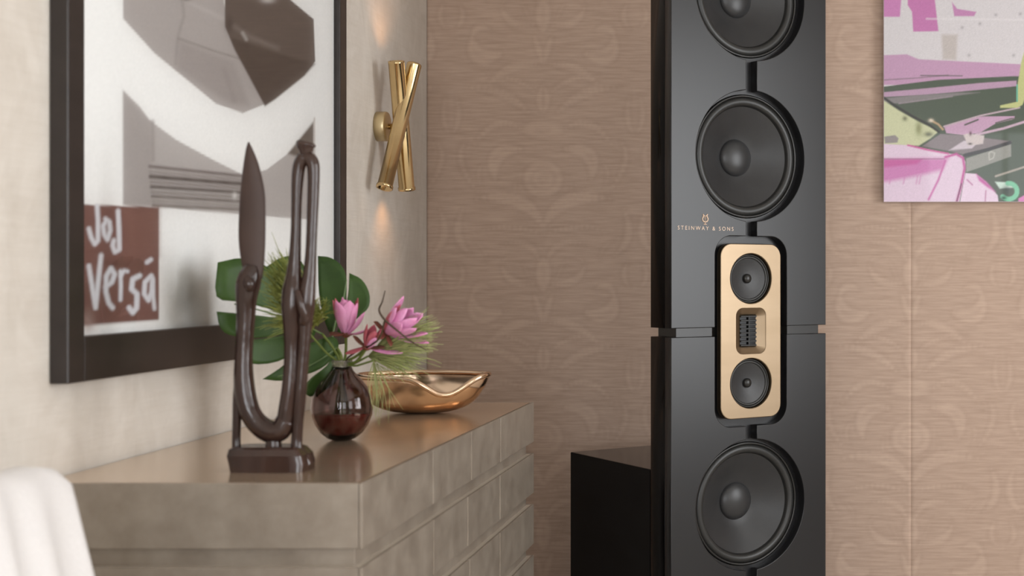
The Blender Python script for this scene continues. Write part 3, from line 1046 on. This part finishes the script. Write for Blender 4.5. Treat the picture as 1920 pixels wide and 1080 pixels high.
bm_tube(bm, sp_pts([(568, 606, 9, -.006), (571, 596, 10, -.010), (574, 590, 7, -.006)]), 12, 4)
from_bm('carved_arm', bm, M['ebony'], scu, True, True)
bm = bmesh.new()
bm_tube(bm, sp_pts([(558, 844, 11), (567, 860, 14), (576, 876, 12)]), 12, 4)
from_bm('carved_foot', bm, M['ebony'], scu, True, True)

# ------------------------------------------------------------------ vase
YV = 2.66
vc = P(641, 770, YV)
ks = YV / F                                       # metres per pixel at the vase
zb_ = ZTOP
hv = lambda py: zb_ + (832 - py) * ks * 0.985
m_, nt, b = new_mat('smoky glass')
b.inputs['Base Color'].default_value = (0.36, 0.26, 0.245, 1)
b.inputs['Roughness'].default_value = 0.03
b.inputs['Transmission Weight'].default_value = 1.0
b.inputs['IOR'].default_value = 1.48
M['vglass'] = m_
M['neck'] = mat('clear glass lip', (226, 222, 206), (210, 205, 188), rough=0.05, trans=0.85)
M['wine'] = mat('dark red water', (200, 40, 42), (170, 28, 32), rough=0.2)
va = thing('vase', 'round smoky glass bud vase with dark red water on the sideboard', 'vase', (vc.x, YV, ZTOP))
outer = [(0, 832), (17, 832), (26, 828), (38, 818), (48, 803), (54.5, 785), (56, 768), (54, 751), (48, 735), (38, 720), (27, 708), (20.5, 700), (17.5, 692), (17, 686), (18.5, 683)]
inner = [(15.5, 683), (14.5, 690), (17, 701), (24, 712), (35, 723), (45, 737), (51, 753), (53, 768), (51.5, 784), (45, 801), (35, 815), (23, 824), (0, 827)]
vb = lathe('glass_body', [(r * ks, hv(y)) for r, y in outer[:-2]] + [(r * ks, hv(y)) for r, y in inner[2:]], M['vglass'], va, 56, (vc.x, YV, 0), close=False)
lathe('glass_lip', [(r * ks, hv(y)) for r, y in ((17.2, 692), (17.6, 686), (19.5, 682), (18.5, 680), (16, 682), (14.6, 688), (15.2, 692), (17.2, 692))], M['neck'], va, 48, (vc.x, YV, 0), close=False)
lathe('red_water', [(0, hv(825.6)), (23, hv(823.3)), (34, hv(815.3)), (44, hv(801.5)), (49.8, hv(786)), (50, hv(784)), (0, hv(784))] and
      [(r * ks, hv(y)) for r, y in ((0, 825.2), (23, 823), (34, 815), (44, 801.5), (50, 786), (50.3, 783), (0, 783))], M['wine'], va, 48, (vc.x, YV, 0), close=False)

# ------------------------------------------------------------------ flowers and foliage in the vase
M['petal'] = mat('pink petals', (230, 166, 206), (208, 122, 168), rough=0.5, nscale=30, stretch=(1, 1, .4), sss=0.1)
M['petal_red'] = mat('rosy outer petals', (196, 104, 118), (150, 66, 74), rough=0.5, nscale=24)
M['sepal'] = mat('bronze sepals', (124, 66, 56), (92, 62, 40), rough=0.55)
M['stem'] = mat('green stem', (112, 128, 62), (88, 100, 44), rough=0.5)
M['leaf'] = mat('monstera leaf', (60, 86, 36), (42, 64, 27), rough=0.45, nscale=10, spec=0.3)
M['vein'] = mat('leaf rib', (96, 118, 74), (84, 104, 62), rough=0.4)
M['grass_a'] = mat('olive grass', (168, 172, 96), (128, 138, 66), rough=0.55)
M['grass_b'] = mat('pale grass', (172, 176, 118), (140, 150, 92), rough=0.55)
M['twig'] = mat('dark twig', (72, 54, 36), (52, 38, 26), rough=0.6)


def petal(bm, base, d, out, length, width, cup=0.25, curl=0.12):
    """curved petal from base along d; `out` is the outside (back) of the petal"""
    d = d.normalized()
    out = (out - d * out.dot(d)).normalized()
    side = d.cross(out)
    nl, nw = 8, 5
    rows = []
    for i in range(nl + 1):
        t = i / nl
        w = width * (0.28 + 0.72 * math.sin(math.pi / 2 * t / .58)) if t < .58 else width * max(0.03, math.cos(math.pi / 2 * ((t - .58) / .42) ** 1.5))
        c = base + d * (length * t) + out * (length * (curl * (t * t - 0.2) + 0.10 * math.sin(math.pi * t)))
        row = []
        for j in range(nw):
            s = (j / (nw - 1)) * 2 - 1
            row.append(c + side * (w * s * .5) - out * (cup * w * s * s))
        rows.append(row)
    th = out * 0.0007
    f_ = [[bm.verts.new(p + th) for p in r_] for r_ in rows]
    k_ = [[bm.verts.new(p - th) for p in r_] for r_ in rows]
    for i in range(nl):
        for j in range(nw - 1):
            bm.faces.new((f_[i][j], f_[i][j + 1], f_[i + 1][j + 1], f_[i + 1][j]))
            bm.faces.new((k_[i][j], k_[i + 1][j], k_[i + 1][j + 1], k_[i][j + 1]))
        bm.faces.new((f_[i][0], f_[i + 1][0], k_[i + 1][0], k_[i][0]))
        bm.faces.new((f_[i][-1], k_[i][-1], k_[i + 1][-1], f_[i + 1][-1]))
    bm.faces.new([f_[0][j] for j in range(nw)] + [k_[0][j] for j in reversed(range(nw))])
    bm.faces.new([f_[-1][j] for j in reversed(range(nw))] + [k_[-1][j] for j in range(nw)])


NECK = Vector((vc.x, YV, hv(700)))


def flower(label, base, axis, rings, stem_mid, foot):
    base, axis = Vector(base), Vector(axis).normalized()
    t = thing('lotus_flower', label, 'flower', base, group='pink flowers in the vase')
    u = axis.orthogonal().normalized()
    u = (Vector((1, 0, 0)) - axis * axis.x).normalized() if abs(axis.x) < .95 else u
    w = axis.cross(u)
    for name, m, az0, n_, open_, length, width, cup, curl in rings:
        azs = n_ if isinstance(n_, (list, tuple)) else [az0 + 360 * k / n_ for k in range(n_)]
        for az in azs:
            az = R(az + random.uniform(-6, 6))
            o_ = u * math.cos(az) + w * math.sin(az)
            op = R(open_ + random.uniform(-4, 4))
            d = axis * math.cos(op) + o_ * math.sin(op)
            back = o_ * math.cos(op) - axis * math.sin(op)
            bm = bmesh.new()
            petal(bm, base + o_ * .004, d, back, length * random.uniform(.92, 1.06), width, cup, curl)
            from_bm(name, bm, m, t, True, True)
    lathe('receptacle', [(0, -.006), (.006, -.004), (.009, .002), (.006, .008), (0, .010)], M['sepal'], t, 16, base, close=False)
    tube('stem', [(*base, .0028), (*Vector(stem_mid), .0028), (*NECK, .0026), (*Vector(foot), .0024)], M['stem'], t, 8, 6)
    return t


y1_ = 2.640
flower('upright pink lotus flower above the vase neck', P(649, 628, y1_), (0.02, -0.12, 1),
       [('petal', M['petal'], 0, [205, 275, 345, 70, 130], 3, .072, .036, .26, .02), ('petal', M['petal'], 0, [238, 312, 15], 11, .066, .033, .26, .05),
        ('outer_petal', M['petal_red'], 0, [185, 40, 150], 16, .072, .016, .2, .08), ('outer_petal', M['petal'], 0, [350], 40, .062, .018, .2, .05), ('outer_petal', M['petal'], 0, [330], 70, .062, .017, .2, .1),
        ('sepal', M['sepal'], 0, [180, 215, 250, 300], 74, .030, .013, .2, .2)],
       P(648, 665, YV), (vc.x - .016, YV, hv(800)))
y2_ = 2.625
flower('open pink lotus flower leaning to the right of the vase', P(724, 624, y2_), (0.80, -0.34, 0.50),
       [('petal', M['petal'], 20, 4, 9, .080, .028, .24, .0), ('petal', M['petal'], 0, [205, 250, 295, 340, 150, 60], 25, .080, .023, .22, .02),
        ('outer_petal', M['petal'], 0, [355], 46, .078, .020, .2, .10), ('outer_petal', M['petal_red'], 0, [175, 140, 205], 26, .064, .017, .2, .02), ('sepal', M['sepal'], 0, [190, 250, 300], 70, .034, .013, .2, .2)],
       P(672, 665, YV - .01), (vc.x + .020, YV, hv(806)))
y3_ = 2.612
flower('half-closed rosy lotus bud with drooping petals at the vase neck', P(688, 652, y3_), (0.42, -0.35, 0.85),
       [('petal', M['petal_red'], 20, 4, 10, .048, .017, .24, .04), ('outer_petal', M['petal'], 0, [0], 76, .060, .014, .2, .05), ('outer_petal', M['petal_red'], 0, [200], 120, .036, .013, .2, .05),
        ('outer_petal', M['petal'], 0, [300], 26, .046, .014, .2, .05), ('sepal', M['sepal'], 100, 4, 60, .032, .014, .2, .1)],
       P(668, 678, YV - .02), (vc.x + .006, YV - .02, hv(806)))


def leaf_thing(label, lobes, rib, Y0, bend, foot, veins=True):
    """split leaf: closed lobes drawn in the leaf's own plane (px), bent in depth, with ribs and a stalk"""
    c0 = P(rib[0][0], rib[0][1], Y0)
    t = thing('monstera_leaf', label, 'leaf', c0, group='split leaves in the vase')

    def pos(x, y):
        v = P(x, y, Y0)
        dx, dz = v.x - c0.x, v.z - c0.z
        return P(x, y, Y0 + bend[0] * dx + bend[1] * dz + bend[2] * (dx * dx + dz * dz))
    for lb in lobes:
        pts = catmull(np.vstack([lb, lb[:1]]), 3)[:-1]
        c = pts.mean(0)
        bm = bmesh.new()
        rings_ = []
        for s in (1.0, .75, .5, .25):
            rings_.append([bm.verts.new(pos(*(c + (p - c) * s)) + Vector((0, 0.0035 * (1 - s * s), 0))) for p in pts])
        cv_ = bm.verts.new(pos(*c) + Vector((0, .0035, 0)))
        n_ = len(pts)
        for i in range(3):
            for k in range(n_):
                bm.faces.new((rings_[i][k], rings_[i][(k + 1) % n_], rings_[i + 1][(k + 1) % n_], rings_[i + 1][k]))
        for k in range(n_):
            bm.faces.new((rings_[3][k], rings_[3][(k + 1) % n_], cv_))
        bmesh.ops.recalc_face_normals(bm, faces=bm.faces[:])
        bmesh.ops.solidify(bm, geom=bm.faces[:], thickness=0.0009)
        lo_ = from_bm('leaf_lobe', bm, M['leaf'], t, True, True)
    q = [pos(*p) for p in rib]
    tube('midrib', [(v.x, v.y - .0015, v.z, .0022 - .0014 * i / len(q)) for i, v in enumerate(q)], M['vein'], t, 8, 5)
    tube('stalk', [(*q[0], .0026), (*((q[0] + NECK) / 2 + Vector((0, .012, .004))), .0026), (*(NECK + Vector((-.003, .006, 0))), .0026), (*Vector(foot), .0024)], M['stem'], t, 8, 6)


L_ = lambda *a: np.array(a, float)
leaf_thing('broad split leaf spreading behind the sculpture', [
    L_((408, 492), (455, 484), (500, 500), (560, 560), (590, 610), (560, 600), (500, 578), (450, 566), (406, 556)),
    L_((406, 584), (450, 588), (505, 594), (560, 604), (592, 618), (540, 626), (480, 634), (430, 628), (412, 612)),
    L_((440, 640), (500, 634), (555, 624), (592, 620), (570, 650), (520, 678), (470, 682), (448, 664)),
    L_((500, 500), (530, 482), (562, 486), (585, 540), (598, 612), (575, 585), (540, 545))],
    [(604, 626), (560, 605), (500, 585), (440, 570)], 2.70, (.85, .10, 0.3), (vc.x - .004, YV + .022, hv(802)))
leaf_thing('upright split leaf rising behind the pink flowers', [
    L_((596, 480), (622, 484), (645, 505), (650, 545), (640, 590), (622, 625), (608, 600), (598, 550)),
    L_((655, 512), (678, 524), (692, 548), (692, 574), (676, 592), (650, 612), (632, 628), (640, 596), (652, 556))],
    [(622, 640), (630, 600), (644, 560), (650, 525)], 2.735, (.10, .08, 0.5), (vc.x - .010, YV + .016, hv(800)))
leaf_thing('low pointed leaf hanging left of the vase', [
    L_((492, 711), (525, 690), (555, 664), (585, 642), (626, 632), (634, 655), (612, 684), (582, 700), (556, 704), (528, 714)),
    L_((566, 730), (584, 708), (612, 686), (636, 656), (642, 684), (630, 712), (606, 730), (582, 744))],
    [(632, 652), (600, 675), (560, 695), (520, 706)], 2.715, (.70, .15, 0.6), (vc.x + .004, YV + .012, hv(798)))


def plume(label, base, tips, n_, spread, m, foot, group, lenvar=.25, droop=0.1, start=0.0, thick=.0009):
    base = Vector(base)
    t = thing('grass_plume', label, 'grass', base, group=group)
    bm = bmesh.new()
    for k in range(n_):
        tip = Vector(random.choice(tips)) + Vector([random.gauss(0, spread) for _ in range(3)])
        st = base + (tip - base) * (start * random.random())
        v = (tip - st) * random.uniform(1 - lenvar, 1.0)
        mid = st + v * .55 + Vector((random.gauss(0, .006), random.gauss(0, .006), droop * v.length * .5))
        end = st + v + Vector((0, 0, -droop * v.length * .3))
        bm_tube(bm, [(*st, thick), (*mid, thick), (*end, thick / 3)], 3, 3)
    b_ = from_bm('grass_blades', bm, m, t, True, True)
    b_['kind'] = 'stuff'
    tube('stem', [(*base, .0020), (*((base + NECK) / 2), .0020), (*NECK, .0018), (*Vector(foot), .0016)], M['stem'], t, 7, 5)


plume('olive feathery grass tuft behind the carved figures', P(580, 625, 2.60), [P(x, y, 2.47) for x, y in ((512, 474), (530, 478), (500, 490), (545, 500), (515, 520), (502, 560), (590, 560), (525, 500), (536, 485), (556, 520), (600, 570), (506, 600), (495, 520), (520, 545))], 800, .012, M['grass_a'],
      (vc.x - .012, YV + .008, hv(802)), 'grasses in the vase', droop=.12, start=.35)
plume('pale fine grass tuft fanning out right of the pink flowers', P(690, 668, 2.64), [P(x, y, 2.63) for x, y in ((812, 598), (806, 630), (800, 660), (780, 690), (815, 615), (760, 692), (790, 600), (800, 645))], 420, .013, M['grass_b'],
      (vc.x + .014, YV + .010, hv(802)), 'grasses in the vase', droop=.10, start=.4)
plume('thin pale grass strands drooping beside the vase', P(700, 676, 2.62), [P(x, y, 2.60) for x, y in ((706, 790), (703, 775), (712, 796), (742, 760), (762, 775), (703, 740), (706, 800), (728, 790), (705, 760), (704, 785))], 20, .003, M['grass_b'],
      (vc.x + .010, YV - .012, hv(802)), 'grasses in the vase', droop=.16, start=.1, thick=.00065)
tw_ = thing('twig', 'thin dark bent twig crossing the right pink flower', 'twig', P(716, 580, 2.56))
tube('stalk', [(*P(722, 545, 2.565), .0010), (*P(717, 565, 2.56), .0014), (*P(711, 582, 2.56), .0020), (*P(722, 600, 2.56), .0020), (*P(745, 620, 2.56), .0018), (*P(772, 641, 2.565), .0016), (*P(800, 657, 2.57), .0008)], M['twig'], tw_, 8, 5)
tube('stem', [(*P(722, 600, 2.56), .0018), (*P(706, 640, 2.58), .0018), (*(NECK + Vector((.006, -.006, .012))), .0018), (vc.x + .024, YV - .01, hv(806), .0016)], M['twig'], tw_, 8, 5)

# ------------------------------------------------------------------ gold bowl
M['gold'] = mat('polished gold metal', (218, 190, 162), (208, 178, 150), rough=0.15, metal=1.0, nscale=4, rvar=0.04)
YBW = 3.20
bc = P(790, 770, YBW)
bowl = thing('bowl', 'polished gold bowl with a scooped wavy rim on the sideboard', 'bowl', (bc.x, YBW, ZTOP))
A_, B_, H_ = 0.148, 0.090, 0.088
nu, nv = 96, 18


def rim(phi):
    d = (phi - R(-58) + math.pi) % (2 * math.pi) - math.pi
    dip = math.exp(-abs(d / .40) ** 2.4)
    e = (phi + math.pi) % (2 * math.pi) - math.pi
    front = 0.5 - 0.5 * math.sin(e)                    # 1 at the camera side
    tipr = math.exp(-((e) / .35) ** 2)
    return 0.98 - 0.03 * front - 0.43 * dip + 0.04 * tipr


bm = bmesh.new()


def bowl_pt(phi, t, off):
    """t: 0 bottom centre .. 1 rim"""
    r_ = rim(phi)
    tt = t * r_ ** 0.6
    rad = math.sin(min(1, tt) * math.pi / 2) ** 0.62
    zz = (1 - math.cos(min(1.0, tt) * math.pi / 2)) ** 1.0
    flare = 1 + 0.10 * max(0, tt - .7) * (1 + math.cos(phi))
    return Vector((bc.x + (A_ * rad * flare - off * rad) * math.cos(phi), YBW + (B_ * rad - off * rad) * math.sin(phi), ZTOP + H_ * zz + off * (1 - .6 * t) * (1 if off else 0) + (0.0 if off else 0)))


rows_o, rows_i = [], []
for i in range(1, nv + 1):
    t = i / nv
    rows_o.append([bm.verts.new(bowl_pt(2 * math.pi * k / nu, t, 0)) for k in range(nu)])
    rows_i.append([bm.verts.new(bowl_pt(2 * math.pi * k / nu, t, .0045)) for k in range(nu)])
for rows, in ((rows_o,), (rows_i,)):
    for i in range(nv - 1):
        for k in range(nu):
            bm.faces.new((rows[i][k], rows[i][(k + 1) % nu], rows[i + 1][(k + 1) % nu], rows[i + 1][k]))
    bm.faces.new(rows[0])
for k in range(nu):
    bm.faces.new((rows_o[-1][k], rows_o[-1][(k + 1) % nu], rows_i[-1][(k + 1) % nu], rows_i[-1][k]))
from_bm('bowl_body', bm, M['gold'], bowl, True, True)
bm = bmesh.new()
rp = [bowl_pt(2 * math.pi * k / nu, 1, .002) for k in range(nu + 1)]
bm_tube(bm, [(*p, .0062) for p in rp], 12, 1, 1.0, False)
bmesh.ops.remove_doubles(bm, verts=bm.verts[:], dist=1e-4)
from_bm('rolled_rim', bm, M['gold'], bowl, True, True)

# ------------------------------------------------------------------ chair with white throw, near left
M['linen'] = mat('white ribbed throw', (214, 211, 210), (207, 203, 202), rough=0.85, nscale=6, sheen=0.2, bump=0.3, bscale=3, stretch=(1, 60, 60))
M['seat'] = mat('oatmeal upholstery', (206, 196, 182), (194, 184, 170), rough=0.85)
M['legs'] = mat('dark chair legs', (60, 46, 38), (48, 36, 30), rough=0.4)
chx, chy0, chy1 = -0.972, 1.22, 1.785
ch = thing('chair', 'pale upholstered chair under a white throw at the left edge', 'chair', (chx + .25, (chy0 + chy1) / 2, 0))
box('seat', (chx + .03, chx + .52), (chy0, chy1), (0.36, 0.47), M['seat'], ch, 0.025, seg=3)
box('backrest', (chx - .028, chx + .028), (chy0 + .004, chy1 - .012), (0.44, 0.945), M['seat'], ch, 0.02, seg=3)
for lx in (chx, chx + .46):
    for ly in (chy0 + .02, chy1 - .07):
        box('leg', (lx, lx + .045), (ly, ly + .045), (0, 0.37), M['legs'], ch, 0.004)
nS, nT = 90, 40


def drape(s, t):
    y = chy0 - .01 + s * (chy1 - chy0 + .012)
    L = (t - .42) * 0.95                                    # signed distance from the crest
    r = 0.036
    arc_ = r * math.pi / 2
    out = np.zeros((len(s), 3))
    a = np.clip(L / r, -math.pi / 2, math.pi / 2)
    x = chx + r * np.sin(a)
    z = 0.938 + r * np.cos(a)
    down = np.maximum(np.abs(L) - arc_, 0)
    z -= down
    side = np.sign(L)
    front = (L > 0)
    x += np.where(front, down * 0.20, -down * 0.02)
    fold = np.sin(s * 2 * math.pi * 6.0 + 1.2 * np.sin(s * 9) + 1.5 * down) * np.clip(np.abs(L) / .16, 0.05, 1) * np.where(front, .0085, .003)
    x += np.where(front, fold + .008, -abs(fold))
    y = y + np.where(front, 0.03 * down * (s - .5), 0)
    z -= 0.010 * np.clip((s - .93) / .07, 0, 1) ** 2
    return np.c_[x, y, z]


me, co = grid_mesh('throw', nS, nT, drape)
th = finish('throw', me, M['linen'], None, True, True, at=(chx, (chy0 + chy1) / 2, 0.57))
md = th.modifiers.new('thickness', 'SOLIDIFY')
md.thickness = 0.005
md.offset = 1
tag(th, 'white ribbed throw draped over the chair back', 'throw')
